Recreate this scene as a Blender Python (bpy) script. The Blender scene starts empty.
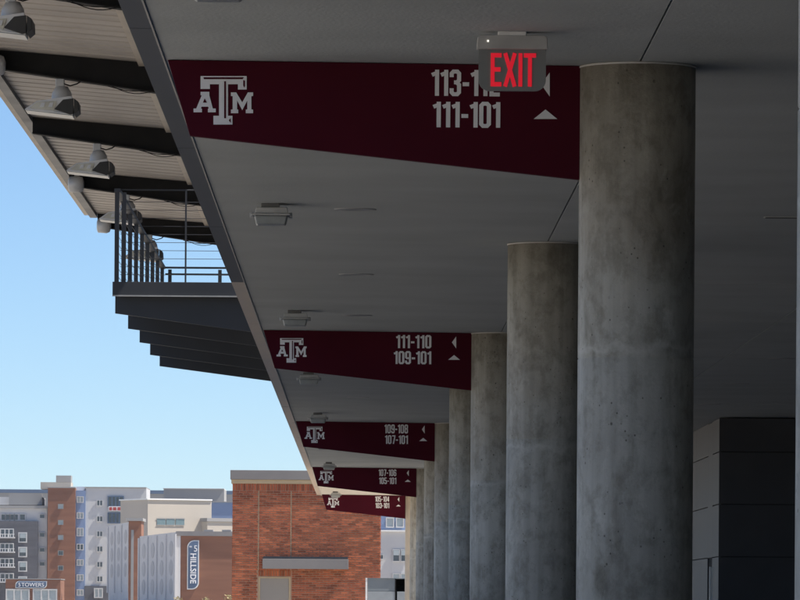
import bpy, math, random
from mathutils import Vector, Matrix
random.seed(7)
S = bpy.context.scene
COL = S.collection
R = math.radians

# ------------------------------------------------------------------ camera
EYE, F, ROLL = 1.6, 5500.0, R(0.4)          # eye height, focal length in photo pixels, small roll
VPX, VPY = 361.0, 605.0                     # vanishing point of the concourse in the photo
cam_d = bpy.data.cameras.new('camera'); cam = bpy.data.objects.new('camera', cam_d); COL.objects.link(cam)
cam_d.sensor_width = 36.0; cam_d.sensor_fit = 'HORIZONTAL'
cam_d.lens = 36.0 * F / 800.0
cam_d.shift_x = (400 - VPX) / 800.0; cam_d.shift_y = (VPY - 300) / 800.0
cam_d.clip_start = 0.5; cam_d.clip_end = 9000
cam.location = (0, 0, EYE); cam.rotation_euler = (R(90), -ROLL, 0)
S.camera = cam

# ------------------------------------------------------------------ sky, sun, exposure
SUN_EL, SUN_AZ = R(58), R(100)              # azimuth clockwise from +Y: behind the camera, to the right
w = bpy.data.worlds.new('World'); S.world = w; w.use_nodes = True
nt = w.node_tree; nt.nodes.clear()
sky = nt.nodes.new('ShaderNodeTexSky'); sky.sky_type = 'NISHITA'; sky.sun_disc = False
sky.sun_elevation = SUN_EL; sky.sun_rotation = SUN_AZ
sky.air_density = 1.0; sky.dust_density = 0.0; sky.ozone_density = 7.0; sky.altitude = 3000
bg = nt.nodes.new('ShaderNodeBackground'); bg.inputs[1].default_value = 0.082
wo = nt.nodes.new('ShaderNodeOutputWorld')
nt.links.new(sky.outputs[0], bg.inputs[0]); nt.links.new(bg.outputs[0], wo.inputs[0])
sd = bpy.data.lights.new('sun', 'SUN'); sd.energy = 4.5; sd.angle = R(0.5); sd.color = (1.0, 0.94, 0.85)
sun = bpy.data.objects.new('sun', sd); COL.objects.link(sun)
to_sun = Vector((math.sin(SUN_AZ) * math.cos(SUN_EL), math.cos(SUN_AZ) * math.cos(SUN_EL), math.sin(SUN_EL)))
sun.rotation_euler = to_sun.to_track_quat('Z', 'Y').to_euler()
sun.location = (30, -30, 60)
vs = S.view_settings
vs.view_transform = 'Standard'; vs.look = 'None'; vs.gamma = 1; vs.use_curve_mapping = False
vs.exposure = 0.78

# ------------------------------------------------------------------ helpers
def P(px, py, D):
    """photo pixel + distance -> world x, z (undoing the roll)"""
    dx, dy = px - VPX, VPY - py
    X = dx * math.cos(ROLL) - dy * math.sin(ROLL); Z = dx * math.sin(ROLL) + dy * math.cos(ROLL)
    return X * D / F, EYE + Z * D / F

MATS = {}
def pmat(name, c1, c2=None, rough=0.7, metal=0.0, scale=3.0, bump=0.0, bscale=60.0, stretch=(1, 1, 1), detail=6, spec=0.5, lo=0.35, hi=0.65, rvar=0.0, island=0.0):
    if name in MATS: return MATS[name]
    m = bpy.data.materials.new(name); m.use_nodes = True; MATS[name] = m
    n = m.node_tree.nodes; l = m.node_tree.links
    b = n['Principled BSDF']
    b.inputs['Roughness'].default_value = rough; b.inputs['Metallic'].default_value = metal
    b.inputs['Specular IOR Level'].default_value = spec
    c2 = c2 or tuple(v * 0.85 for v in c1)
    tc = n.new('ShaderNodeTexCoord'); mp = n.new('ShaderNodeMapping'); mp.inputs['Scale'].default_value = stretch
    oi = n.new('ShaderNodeObjectInfo')
    mul = n.new('ShaderNodeMath'); mul.operation = 'MULTIPLY'; mul.inputs[1].default_value = 37.0
    l.new(oi.outputs['Random'], mul.inputs[0])
    l.new(tc.outputs['Object'], mp.inputs['Vector']); l.new(mul.outputs[0], mp.inputs['Location'])
    no = n.new('ShaderNodeTexNoise'); no.inputs['Scale'].default_value = scale; no.inputs['Detail'].default_value = detail
    l.new(mp.outputs[0], no.inputs['Vector'])
    cr = n.new('ShaderNodeValToRGB'); cr.color_ramp.elements[0].position = lo; cr.color_ramp.elements[1].position = hi
    cr.color_ramp.elements[0].color = (*c2, 1); cr.color_ramp.elements[1].color = (*c1, 1)
    l.new(no.outputs['Fac'], cr.inputs[0])
    out = cr.outputs[0]
    if island:
        g = n.new('ShaderNodeNewGeometry'); mr = n.new('ShaderNodeMapRange')
        mr.inputs[3].default_value = 1 - island; mr.inputs[4].default_value = 1 + island
        l.new(g.outputs['Random Per Island'], mr.inputs[0])
        hs = n.new('ShaderNodeHueSaturation'); l.new(mr.outputs[0], hs.inputs['Value']); l.new(out, hs.inputs['Color']); out = hs.outputs[0]
    l.new(out, b.inputs['Base Color'])
    if rvar:
        mr = n.new('ShaderNodeMapRange'); mr.inputs[3].default_value = rough - rvar; mr.inputs[4].default_value = rough + rvar
        l.new(no.outputs['Fac'], mr.inputs[0]); l.new(mr.outputs[0], b.inputs['Roughness'])
    if bump:
        n2 = n.new('ShaderNodeTexNoise'); n2.inputs['Scale'].default_value = bscale; n2.inputs['Detail'].default_value = 4
        l.new(tc.outputs['Object'], n2.inputs['Vector'])
        bp = n.new('ShaderNodeBump'); bp.inputs['Strength'].default_value = bump; bp.inputs['Distance'].default_value = 0.01
        l.new(n2.outputs['Fac'], bp.inputs['Height']); l.new(bp.outputs[0], b.inputs['Normal'])
    return m

class MB:
    def __init__(s): s.v = []; s.f = []
    def add(s, vs, fs):
        k = len(s.v); s.v += [tuple(v) for v in vs]; s.f += [tuple(i + k for i in f) for f in fs]; return s
    def box(s, x0, x1, y0, y1, z0, z1):
        return s.add([(x, y, z) for x in (x0, x1) for y in (y0, y1) for z in (z0, z1)],
                     [(0, 1, 3, 2), (4, 6, 7, 5), (0, 4, 5, 1), (2, 3, 7, 6), (0, 2, 6, 4), (1, 5, 7, 3)])
    def prism(s, poly, y0, y1):                       # polygon in x,z extruded along y
        n = len(poly); vs = [(x, y0, z) for x, z in poly] + [(x, y1, z) for x, z in poly]
        a = sum(poly[i][0] * poly[(i + 1) % n][1] - poly[(i + 1) % n][0] * poly[i][1] for i in range(n))
        fs = [tuple(range(n)), tuple(range(2 * n - 1, n - 1, -1))] + [(i, n + i, n + (i + 1) % n, (i + 1) % n) for i in range(n)]
        if a < 0: fs = [tuple(reversed(f)) for f in fs]
        return s.add(vs, fs)
    def plan(s, poly, z0, z1):                        # polygon in x,y extruded along z
        n = len(poly); vs = [(x, y, z0) for x, y in poly] + [(x, y, z1) for x, y in poly]
        a = sum(poly[i][0] * poly[(i + 1) % n][1] - poly[(i + 1) % n][0] * poly[i][1] for i in range(n))
        fs = [tuple(range(n - 1, -1, -1)), tuple(range(n, 2 * n))] + [(i, (i + 1) % n, n + (i + 1) % n, n + i) for i in range(n)]
        if a < 0: fs = [tuple(reversed(f)) for f in fs]
        return s.add(vs, fs)
    def lathe(s, prof, cx, cy, n=32, caps=True):      # profile of (r, z), bottom first, about a vertical axis
        vs = [(cx + r * math.cos(2 * math.pi * i / n), cy + r * math.sin(2 * math.pi * i / n), z) for r, z in prof for i in range(n)]
        fs = [(k * n + i, k * n + (i + 1) % n, (k + 1) * n + (i + 1) % n, (k + 1) * n + i) for k in range(len(prof) - 1) for i in range(n)]
        if caps: fs += [tuple(range(n - 1, -1, -1)), tuple(range((len(prof) - 1) * n, len(prof) * n))]
        return s.add(vs, fs)
    def tube(s, pts, r, n=8):
        pts = [Vector(p) for p in pts]; vs = []; m = len(pts)
        for i, p in enumerate(pts):
            t = (pts[min(i + 1, m - 1)] - pts[max(i - 1, 0)]).normalized()
            u = t.cross(Vector((0, 0, 1)));
            if u.length < 1e-3: u = t.cross(Vector((1, 0, 0)))
            u.normalize(); q = t.cross(u)
            vs += [p + r * (math.cos(2 * math.pi * k / n) * u + math.sin(2 * math.pi * k / n) * q) for k in range(n)]
        fs = [(i * n + k, (i + 1) * n + k, (i + 1) * n + (k + 1) % n, i * n + (k + 1) % n) for i in range(m - 1) for k in range(n)]
        fs += [tuple(range(n)), tuple(range(m * n - 1, (m - 1) * n - 1, -1))]
        return s.add(vs, fs)
    def build(s, name, mat, parent=None, bevel=0.0, smooth=False, seg=2):
        off = Vector((0, 0, 0)); p = parent
        while p is not None: off += p.location; p = p.parent
        me = bpy.data.meshes.new(name)
        me.from_pydata([tuple(Vector(v) - off) for v in s.v], [], s.f); me.update()
        me.materials.append(mat)
        if smooth:
            for q in me.polygons: q.use_smooth = len(q.vertices) <= 4
        o = bpy.data.objects.new(name, me); COL.objects.link(o); o.parent = parent
        if bevel:
            b = o.modifiers.new('bevel', 'BEVEL'); b.width = bevel; b.segments = seg; b.limit_method = 'ANGLE'
        return o
def box(name, mat, parent, *a, bevel=0.0): return MB().box(*a).build(name, mat, parent, bevel)
def tag(o, label, cat, group=None):
    o['label'] = label; o['category'] = cat
    if group: o['group'] = group
    return o
def thing(name, loc, label, cat, group=None):
    o = bpy.data.objects.new(name, None); COL.objects.link(o); o.location = loc; o.empty_display_size = 0.2
    return tag(o, label, cat, group)
def struct(o): o['kind'] = 'structure'; return o
def copy_tree(o, parent=None):
    c = o.copy(); COL.objects.link(c); c.parent = parent
    for ch in o.children: copy_tree(ch, c)
    return c
def text(name, s, x0, x1, z0, z1, y, mat, parent, bold=0.02, depth=0.002, rot=0):
    """flat raised lettering filling the given box in x,z, facing -y (rot=-90 reads downwards)"""
    cu = bpy.data.curves.new('t', 'FONT'); cu.body = s; cu.size = 1; cu.offset = bold; cu.space_character = 1.0 + bold * 1.2; cu.resolution_u = 4
    to = bpy.data.objects.new('t', cu); COL.objects.link(to)
    bpy.context.view_layer.update()
    me = bpy.data.meshes.new_from_object(to.evaluated_get(bpy.context.evaluated_depsgraph_get()))
    bpy.data.objects.remove(to); bpy.data.curves.remove(cu)
    vs = [(v.co.x, v.co.y) for v in me.vertices]; fs = [tuple(p.vertices) for p in me.polygons]
    if rot: vs = [(b, -a) for a, b in vs]
    ax = min(v[0] for v in vs); bx = max(v[0] for v in vs); az = min(v[1] for v in vs); bz = max(v[1] for v in vs)
    mb = MB(); k = len(vs)
    W = [(x0 + (a - ax) / (bx - ax) * (x1 - x0), z0 + (b - az) / (bz - az) * (z1 - z0)) for a, b in vs]
    edges = {}
    for f in fs:
        for i in range(len(f)):
            e = (f[i], f[(i + 1) % len(f)]); edges[e] = True
    rim = [e for e in edges if (e[1], e[0]) not in edges]
    mb.add([(x, y - depth, z) for x, z in W] + [(x, y, z) for x, z in W], fs + [(b, a, a + k, b + k) for a, b in rim])
    bpy.data.meshes.remove(me)
    return mb.build(name, mat, parent)

def stroke(path, w, closed=False):
    """two offset sides of a mitred thick line"""
    n = len(path); L_, R_ = [], []
    for i in range(n):
        p = Vector(path[i])
        a = Vector(path[i - 1]) if (i > 0 or closed) else None
        b = Vector(path[(i + 1) % n]) if (i < n - 1 or closed) else None
        d1 = (p - a).normalized() if a is not None else None; d2 = (b - p).normalized() if b is not None else None
        d1 = d1 or d2; d2 = d2 or d1
        n1 = Vector((-d1.y, d1.x)); n2 = Vector((-d2.y, d2.x)); m = (n1 + n2).normalized(); k = min(1.6, 1 / max(0.3, m.dot(n1)))
        L_.append(p + m * w / 2 * k); R_.append(p - m * w / 2 * k)
    return L_, R_
_s6 = [(.335, .72), (.335, .86), (.27, .935), (.13, .935), (.065, .86), (.065, .14), (.13, .065), (.27, .065), (.335, .14), (.335, .47), (.27, .545), (.14, .545)]
GLYPH = {  # advance width, strokes (path, closed)
    '0': (.40, [([(.065, .14), (.065, .86), (.13, .935), (.27, .935), (.335, .86), (.335, .14), (.27, .065), (.13, .065)], True)]),
    '1': (.27, [([(.20, 0), (.20, 1)], False), ([(.01, .80), (.15, .86)], False)]),
    '2': (.40, [([(.065, .68), (.065, .86), (.13, .935), (.27, .935), (.335, .86), (.335, .64), (.085, .22), (.085, .065), (.39, .065)], False)]),
    '3': (.40, [([(.065, .72), (.065, .86), (.13, .935), (.27, .935), (.335, .86), (.335, .60), (.26, .52), (.15, .52)], False),
                ([(.25, .515), (.335, .43), (.335, .14), (.27, .065), (.13, .065), (.065, .14), (.065, .29)], False)]),
    '4': (.42, [([(.29, 0), (.29, 1)], False), ([(.25, .95), (.07, .27), (.42, .27)], False)]),
    '5': (.40, [([(.37, .935), (.07, .935), (.07, .545), (.27, .545), (.335, .47), (.335, .14), (.27, .065), (.13, .065), (.065, .14), (.065, .27)], False)]),
    '6': (.40, [(_s6, False)]), '9': (.40, [([(.40 - x, 1 - y) for x, y in _s6], False)]),
    '7': (.38, [([(.01, .935), (.32, .935), (.31, .78), (.16, 0)], False)]),
    '8': (.40, [([(.065, .61), (.065, .86), (.13, .935), (.27, .935), (.335, .86), (.335, .61), (.27, .53), (.13, .53)], True),
                ([(.065, .14), (.065, .43), (.13, .515), (.27, .515), (.335, .43), (.335, .14), (.27, .065), (.13, .065)], True)]),
    '-': (.24, [([(.0, .45), (.24, .45)], False)]),
    'E': (.36, [([(.065, 0), (.065, 1)], False), ([(.12, .935), (.36, .935)], False), ([(.12, .51), (.33, .51)], False), ([(.12, .065), (.36, .065)], False)]),
    'X': (.46, [([(.07, 0), (.39, 1)], False), ([(.07, 1), (.39, 0)], False)]), 'I': (.13, [([(.065, 0), (.065, 1)], False)]),
    'T': (.40, [([(.0, .935), (.40, .935)], False), ([(.20, 0), (.20, .88)], False)]),
}
def block_text(name, word, x0, x1, z0, z1, y, mat, parent, w=.15, gap=.065, depth=0.003):
    tot = sum(GLYPH[c][0] for c in word) + gap * (len(word) - 1)
    kx = (x1 - x0) / tot; kz = z1 - z0; mb = MB(); x = 0.0
    for c in word:
        for q, (path, closed) in enumerate(GLYPH[c][1]):
            L_, R_ = stroke(path, w, closed); n = len(L_); yy = y - depth - 0.0004 * q
            pts = [(x0 + (x + p.x) * kx, z0 + p.y * kz) for p in L_ + R_]
            vs = [(a, yy, b) for a, b in pts] + [(a, y, b) for a, b in pts]
            fs = []
            for i in range(n if closed else n - 1):
                j = (i + 1) % n
                fs += [(i, n + i, n + j, j), (i, j, 2 * n + j, 2 * n + i), (n + j, n + i, 3 * n + i, 3 * n + j)]
            if not closed: fs += [(0, 2 * n, 3 * n, n), (n - 1, 2 * n - 1, 4 * n - 1, 3 * n - 1)]
            mb.add(vs, fs)
        x += GLYPH[c][0] + gap
    return mb.build(name, mat, parent)

# ------------------------------------------------------------------ materials
def concrete():
    m = bpy.data.materials.new('cast_concrete'); m.use_nodes = True; n = m.node_tree.nodes; l = m.node_tree.links
    b = n['Principled BSDF']; b.inputs['Roughness'].default_value = 0.72; b.inputs['Specular IOR Level'].default_value = 0.35
    tc = n.new('ShaderNodeTexCoord'); oi = n.new('ShaderNodeObjectInfo')
    mul = n.new('ShaderNodeMath'); mul.operation = 'MULTIPLY'; mul.inputs[1].default_value = 61.0; l.new(oi.outputs['Random'], mul.inputs[0])
    def mapped(sc):
        mp = n.new('ShaderNodeMapping'); mp.inputs['Scale'].default_value = sc
        l.new(tc.outputs['Object'], mp.inputs[0]); l.new(mul.outputs[0], mp.inputs['Location']); return mp.outputs[0]
    def noise(sc, scale, det=6, dist=0.0, rough=0.55):
        t = n.new('ShaderNodeTexNoise'); t.inputs['Scale'].default_value = scale; t.inputs['Detail'].default_value = det
        t.inputs['Distortion'].default_value = dist; t.inputs['Roughness'].default_value = rough
        l.new(mapped(sc), t.inputs['Vector']); return t.outputs['Fac']
    def ramp(src, a, ca, z, cz):
        r = n.new('ShaderNodeValToRGB'); e = r.color_ramp.elements
        e[0].position = a; e[1].position = z; e[0].color = (*ca, 1); e[1].color = (*cz, 1); l.new(src, r.inputs[0]); return r.outputs[0]
    def mix(kind, fac, a, c):
        x = n.new('ShaderNodeMix'); x.data_type = 'RGBA'; x.blend_type = kind
        if hasattr(fac, 'links'): l.new(fac, x.inputs['Factor'])
        else: x.inputs['Factor'].default_value = fac
        for s, v in ((x.inputs[6], a), (x.inputs[7], c)):
            if hasattr(v, 'links'): l.new(v, s)
            else: s.default_value = (*v, 1)
        return x.outputs[2]
    base = ramp(noise((1, 1, 0.55), 1.7, 8, 0.1, 0.6), 0.32, (0.355, 0.343, 0.31), 0.66, (0.56, 0.553, 0.505))
    streak = ramp(noise((9, 9, 0.3), 1.5, 6), 0.36, (0.80, 0.80, 0.78), 0.60, (1.05, 1.05, 1.05))
    c = mix('MULTIPLY', 0.8, base, streak)
    blot = ramp(noise((1, 1, 0.75), 7.0, 9, 0.15, 0.72), 0.38, (0.62, 0.61, 0.58), 0.54, (1.0, 1.0, 1.0))
    c = mix('MULTIPLY', 0.8, c, blot)
    damp = ramp(noise((1.2, 1.2, 0.5), 2.6, 6, 0.3, 0.6), 0.60, (1, 1, 1), 0.72, (0.58, 0.57, 0.53))
    c = mix('MULTIPLY', 0.85, c, damp)
    bloom = ramp(noise((1.6, 1.6, 0.9), 3.4, 8, 0.2, 0.68), 0.60, (0, 0, 0), 0.74, (0.7, 0.7, 0.7))
    c = mix('MIX', bloom, c, (0.64, 0.64, 0.59))
    # two pours: browner concrete above the cold joint, plus laitance along the joint
    sep = n.new('ShaderNodeSeparateXYZ'); l.new(tc.outputs['Object'], sep.inputs[0])
    wob = noise((1, 1, 1), 3.0, 5, 0.2); ma = n.new('ShaderNodeMath'); ma.operation = 'MULTIPLY_ADD'; ma.inputs[1].default_value = 0.9; l.new(wob, ma.inputs[0]); l.new(sep.outputs['Z'], ma.inputs[2])
    up = n.new('ShaderNodeMapRange'); up.inputs[1].default_value = 3.55; up.inputs[2].default_value = 4.1; l.new(ma.outputs[0], up.inputs[0])
    c = mix('MULTIPLY', up.outputs[0], c, (0.88, 0.82, 0.75))
    wob2 = noise((1, 1, 1), 8.0, 6, 0.2, 0.65); mb = n.new('ShaderNodeMath'); mb.operation = 'MULTIPLY_ADD'; mb.inputs[1].default_value = 0.22; l.new(wob2, mb.inputs[0])
    rz = n.new('ShaderNodeMath'); rz.operation = 'MULTIPLY_ADD'; rz.inputs[1].default_value = 0.5; l.new(oi.outputs['Random'], rz.inputs[0]); l.new(sep.outputs['Z'], rz.inputs[2])
    l.new(rz.outputs[0], mb.inputs[2])
    df = n.new('ShaderNodeMath'); df.operation = 'SUBTRACT'; df.inputs[1].default_value = 3.25; l.new(mb.outputs[0], df.inputs[0])
    ab = n.new('ShaderNodeMath'); ab.operation = 'ABSOLUTE'; l.new(df.outputs[0], ab.inputs[0])
    lait = ramp(ab.outputs[0], 0.004, (0.42, 0.42, 0.42), 0.035, (0, 0, 0))
    c = mix('MIX', lait, c, (0.62, 0.62, 0.58))
    for sc_, lo_, hi_, pk in ((26, 0.07, 0.15, 0.50), (11, 0.05, 0.10, 0.54)):
        vo = n.new('ShaderNodeTexVoronoi'); vo.inputs['Scale'].default_value = sc_; l.new(mapped((1, 1, 0.8)), vo.inputs['Vector'])
        hole = ramp(vo.outputs['Distance'], lo_, (0.32, 0.31, 0.30), hi_, (1, 1, 1))
        pick = ramp(noise((1, 1, 1), 5, 3), pk, (0, 0, 0), pk + 0.06, (1, 1, 1))
        c = mix('MULTIPLY', pick, c, hole)
    l.new(c, b.inputs['Base Color'])
    bp = n.new('ShaderNodeBump'); bp.inputs['Strength'].default_value = 0.35; bp.inputs['Distance'].default_value = 0.006
    l.new(noise((1, 1, 1), 38, 6, 0.3, 0.65), bp.inputs['Height']); l.new(bp.outputs[0], b.inputs['Normal'])
    MATS['cast_concrete'] = m; return m
M_conc = concrete()
M_ceil = pmat('painted_plaster', (0.50, 0.525, 0.525), (0.42, 0.445, 0.445), 0.85, 0, 0.9, 0.25, 45, lo=0.3, hi=0.7)
M_dark = pmat('dark_void', (0.03, 0.03, 0.032), rough=0.9)
M_slab = pmat('rough_slab', (0.28, 0.27, 0.26), rough=0.85, bump=0.3)
M_ground = pmat('plaza_concrete', (0.52, 0.47, 0.40), (0.43, 0.39, 0.33), 0.85, 0, 0.15, 0.3, 12)
M_trim = pmat('charcoal_trim', (0.105, 0.11, 0.12), (0.09, 0.094, 0.102), 0.45, 0.0, 0.8, spec=0.4, rvar=0.06)
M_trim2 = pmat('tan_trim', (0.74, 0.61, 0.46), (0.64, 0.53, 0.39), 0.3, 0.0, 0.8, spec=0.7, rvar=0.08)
M_lip = pmat('pale_bead', (0.62, 0.60, 0.56), rough=0.5)
M_maroon = pmat('maroon_vinyl', (0.076, 0.006, 0.016), (0.066, 0.005, 0.014), 0.7, 0, 1.5, spec=0.1)
M_letter = pmat('white_vinyl', (0.92, 0.91, 0.92), (0.84, 0.83, 0.84), 0.5, 0, 4)
M_galv = pmat('galvanised_grey', (0.52, 0.52, 0.51), (0.43, 0.43, 0.425), 0.45, 0.15, 8)
M_white = pmat('white_painted_metal', (0.84, 0.84, 0.82), (0.76, 0.76, 0.74), 0.4, 0, 6)
M_lens = pmat('frosted_lens', (0.36, 0.375, 0.37), (0.28, 0.295, 0.29), 0.3, 0, 9)
M_black = pmat('black_steel', (0.019, 0.018, 0.017), (0.014, 0.0135, 0.013), 0.75, 0.0, 4, spec=0.15)
M_steel = pmat('charcoal_steel', (0.056, 0.060, 0.070), (0.046, 0.05, 0.058), 0.45, 0.2, 1.5, rvar=0.1)
M_deck = pmat('tan_steel_deck', (0.48, 0.435, 0.39), (0.38, 0.345, 0.31), 0.55, 0.0, 1.1, stretch=(0.5, 2.5, 1))
M_tan = pmat('tan_painted_steel', (0.56, 0.49, 0.40), (0.47, 0.41, 0.33), 0.5, 0.0, 2)
M_clad = pmat('dark_metal_cladding', (0.085, 0.085, 0.091), (0.07, 0.07, 0.076), 0.55, 0.2, 1.2, rvar=0.06, spec=0.2)
M_brick = pmat('red_brick', (0.43, 0.13, 0.058), (0.30, 0.082, 0.039), 0.85, 0, 2.5, bump=0.4, bscale=80, island=0.36)
M_mortar = pmat('tan_mortar', (0.56, 0.37, 0.26), (0.48, 0.31, 0.22), 0.9, 0, 6)
M_coping = pmat('grey_coping', (0.25, 0.235, 0.225), (0.215, 0.20, 0.195), 0.5, 0.1, 0.8)
M_band = pmat('cream_stone', (0.55, 0.43, 0.27), (0.49, 0.38, 0.24), 0.8, 0, 2)
M_door = pmat('beige_door', (0.34, 0.31, 0.27), (0.31, 0.28, 0.245), 0.5, 0, 1)
M_oran = pmat('orange_brick_far', (0.275, 0.125, 0.075), (0.22, 0.098, 0.058), 0.9, 0, 0.35, stretch=(0.3, 0.3, 2.5))
M_slate = pmat('slate_brick_far', (0.125, 0.125, 0.14), (0.095, 0.095, 0.108), 0.85, 0, 0.4, stretch=(0.3, 0.3, 2.5))
M_rend = pmat('white_render', (0.60, 0.595, 0.59), (0.55, 0.545, 0.54), 0.85, 0, 0.08)
M_cream = pmat('cream_render', (0.50, 0.45, 0.385), (0.46, 0.415, 0.355), 0.85, 0, 0.08)
M_grey = pmat('grey_render', (0.33, 0.325, 0.32), (0.30, 0.295, 0.29), 0.85, 0, 0.08)
M_blue = pmat('blue_panel', (0.21, 0.285, 0.45), (0.185, 0.255, 0.41), 0.6, 0, 0.1)
M_navy = pmat('navy_panel', (0.10, 0.15, 0.24), (0.085, 0.13, 0.21), 0.6, 0, 0.1)
M_pre = pmat('precast_white', (0.64, 0.63, 0.63), (0.58, 0.57, 0.57), 0.85, 0, 0.3, stretch=(1, 1, 0.2))
M_oval = pmat('precast_shadow_oval', (0.50, 0.495, 0.50), (0.46, 0.455, 0.46), 0.9, 0, 0.3)
M_glass = pmat('window_glass', (0.06, 0.08, 0.10), (0.04, 0.055, 0.07), 0.12, 0, 0.3, spec=0.8)
M_pale = pmat('pale_blind', (0.42, 0.47, 0.48), (0.34, 0.40, 0.42), 0.3, 0, 0.3)
M_red = pmat('red_banner', (0.45, 0.06, 0.05), (0.38, 0.05, 0.04), 0.7)
M_dry = pmat('dry_foliage', (0.42, 0.34, 0.18), (0.25, 0.22, 0.10), 0.8, island=0.35)
M_green = pmat('leaf_green', (0.09, 0.12, 0.04), (0.05, 0.08, 0.025), 0.7, island=0.4)
def emit(name, col, st):
    m = bpy.data.materials.new(name); m.use_nodes = True; b = m.node_tree.nodes['Principled BSDF']
    b.inputs['Base Color'].default_value = (*col, 1); b.inputs['Emission Color'].default_value = (*col, 1); b.inputs['Emission Strength'].default_value = st
    tx = m.node_tree.nodes.new('ShaderNodeTexNoise'); tx.inputs['Scale'].default_value = 14
    mr = m.node_tree.nodes.new('ShaderNodeMapRange'); mr.inputs[3].default_value = st * 0.8; mr.inputs[4].default_value = st * 1.2
    m.node_tree.links.new(tx.outputs['Fac'], mr.inputs[0]); m.node_tree.links.new(mr.outputs[0], b.inputs['Emission Strength'])
    return m
M_exit = emit('lit_red_letters', (0.72, 0.012, 0.03), 0.33)

# ------------------------------------------------------------------ the place: key numbers (metres)
D1, BAY, RC, XC = 28.9, 14.18, 0.305, 1.4345        # first full column, column spacing, radius, column line
END = D1 + 8 * BAY + 1.2                            # end of the concourse roof
def zc(x): return EYE + 2.840 - 0.0078 * (min(x, 1.44) - 1.13) # ceiling falls very slightly to the right
XE = -1.055                                         # ceiling's open edge
XR = 11.0                                           # inner wall of the concourse

# ------------------------------------------------------------------ setting
g = MB(); N = 8
g.add([(-3500, -600, 0), (3500, -600, 0), (3500, 5000, 0), (-3500, 5000, 0)], [(0, 1, 2, 3)])
struct(g.build('ground', M_ground))
struct(MB().box(-0.95, XR, -25, 113.5, 0.004, 0.012).build('concourse_floor', pmat('low_bounce_floor', (0.20, 0.20, 0.20), (0.16, 0.16, 0.16), 0.6, 0, 0.4)))  # unseen floor, added dark to cut bounce onto the columns' right sides
ceil = bpy.data.objects.new('ceiling', None); COL.objects.link(ceil); ceil.location = (0, 0, zc(0)); struct(ceil)
def ceil_panel(x0, x1, y0, y1, mat=None):
    t = 0.06
    MB().add([(x, y, zc(x) + dz) for x in (x0, x1) for y in (y0, y1) for dz in (0, t)],
             [(0, 1, 3, 2), (4, 6, 7, 5), (0, 4, 5, 1), (2, 3, 7, 6), (0, 2, 6, 4), (1, 5, 7, 3)]).build('ceiling_panel', mat or M_ceil, ceil)
GAP = 0.006
ys = [-25] + [D1 + BAY * k for k in (-1, 0, 2, 4, 6, 8)]
M_last = pmat('sunlit_tone_plaster', (0.78, 0.72, 0.62), (0.72, 0.66, 0.56), 0.85, 0, 0.9, 0.25, 45)  # bright bounce under the last bay put into the plaster colour
CUT = 114.2                                         # right side of roof and slab cut off beyond here to admit sun
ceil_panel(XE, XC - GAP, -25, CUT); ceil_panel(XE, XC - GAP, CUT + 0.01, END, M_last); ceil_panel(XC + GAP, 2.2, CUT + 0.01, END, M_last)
rows = [-25, 20.0, 48.2, 54.6, 62.5, 76.6, 90.8, 105, CUT]
for a, b in zip(rows[:-1], rows[1:]):
    ceil_panel(XC + GAP, 4.1, a + 0.02, b - 0.02)
    ceil_panel(4.1 + 2 * GAP, XR, a + 0.02, b - 0.02)
slab = MB().plan([(XE - 0.10, -25.2), (XR + 6, -25.2), (XR + 6, CUT), (2.25, CUT), (2.25, END + 0.05), (XE - 0.10, END + 0.05)], zc(XE) + 0.085, 5.25)
struct(slab.build('upper_floor_slab', M_slab))
# unseen stand mass added above the concourse to block sun, shaped for its shadow
st = MB().prism([(2.2, 5.26), (2.2, 10.0), (4.0, 10.0), (44, 7.5), (44, 5.26)], -60, CUT - 0.5)
struct(st.build('grandstand_sun_block', M_slab))
struct(MB().box(XR + 0.02, XR + 0.4, -25, CUT - 0.3, 0, 4.35).build('concourse_inner_wall', pmat('inner_wall_block', (0.16, 0.16, 0.16), (0.13, 0.13, 0.13), 0.85, bump=0.2)))

# metal edge trim along the open side, in lengths with butt joints
tr = thing('soffit_edge_trim', (XE - 0.06, 60, zc(XE)), 'long narrow metal trim edging the open left side of the ceiling', 'trim')
y = -25.0; L = 7.18; first = 48.9 - 7.18 * 10
y0 = first
while y0 < END:
    y1 = min(y0 + L, END)
    MB().prism([(XE - 0.118, zc(XE) + 0.004), (XE - 0.118, zc(XE) + 0.35), (XE - 0.104, zc(XE) + 0.35), (XE - 0.104, zc(XE) + 0.02), (XE - 0.004, zc(XE) + 0.02), (XE - 0.004, zc(XE) + 0.004)],
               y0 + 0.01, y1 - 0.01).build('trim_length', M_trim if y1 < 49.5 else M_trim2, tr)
    MB().box(XE - 0.003, XE + 0.006, y0 + 0.01, y1 - 0.01, zc(XE) - 0.008, zc(XE) + 0.004).build('edge_bead', M_lip, tr)
    y0 += L

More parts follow.
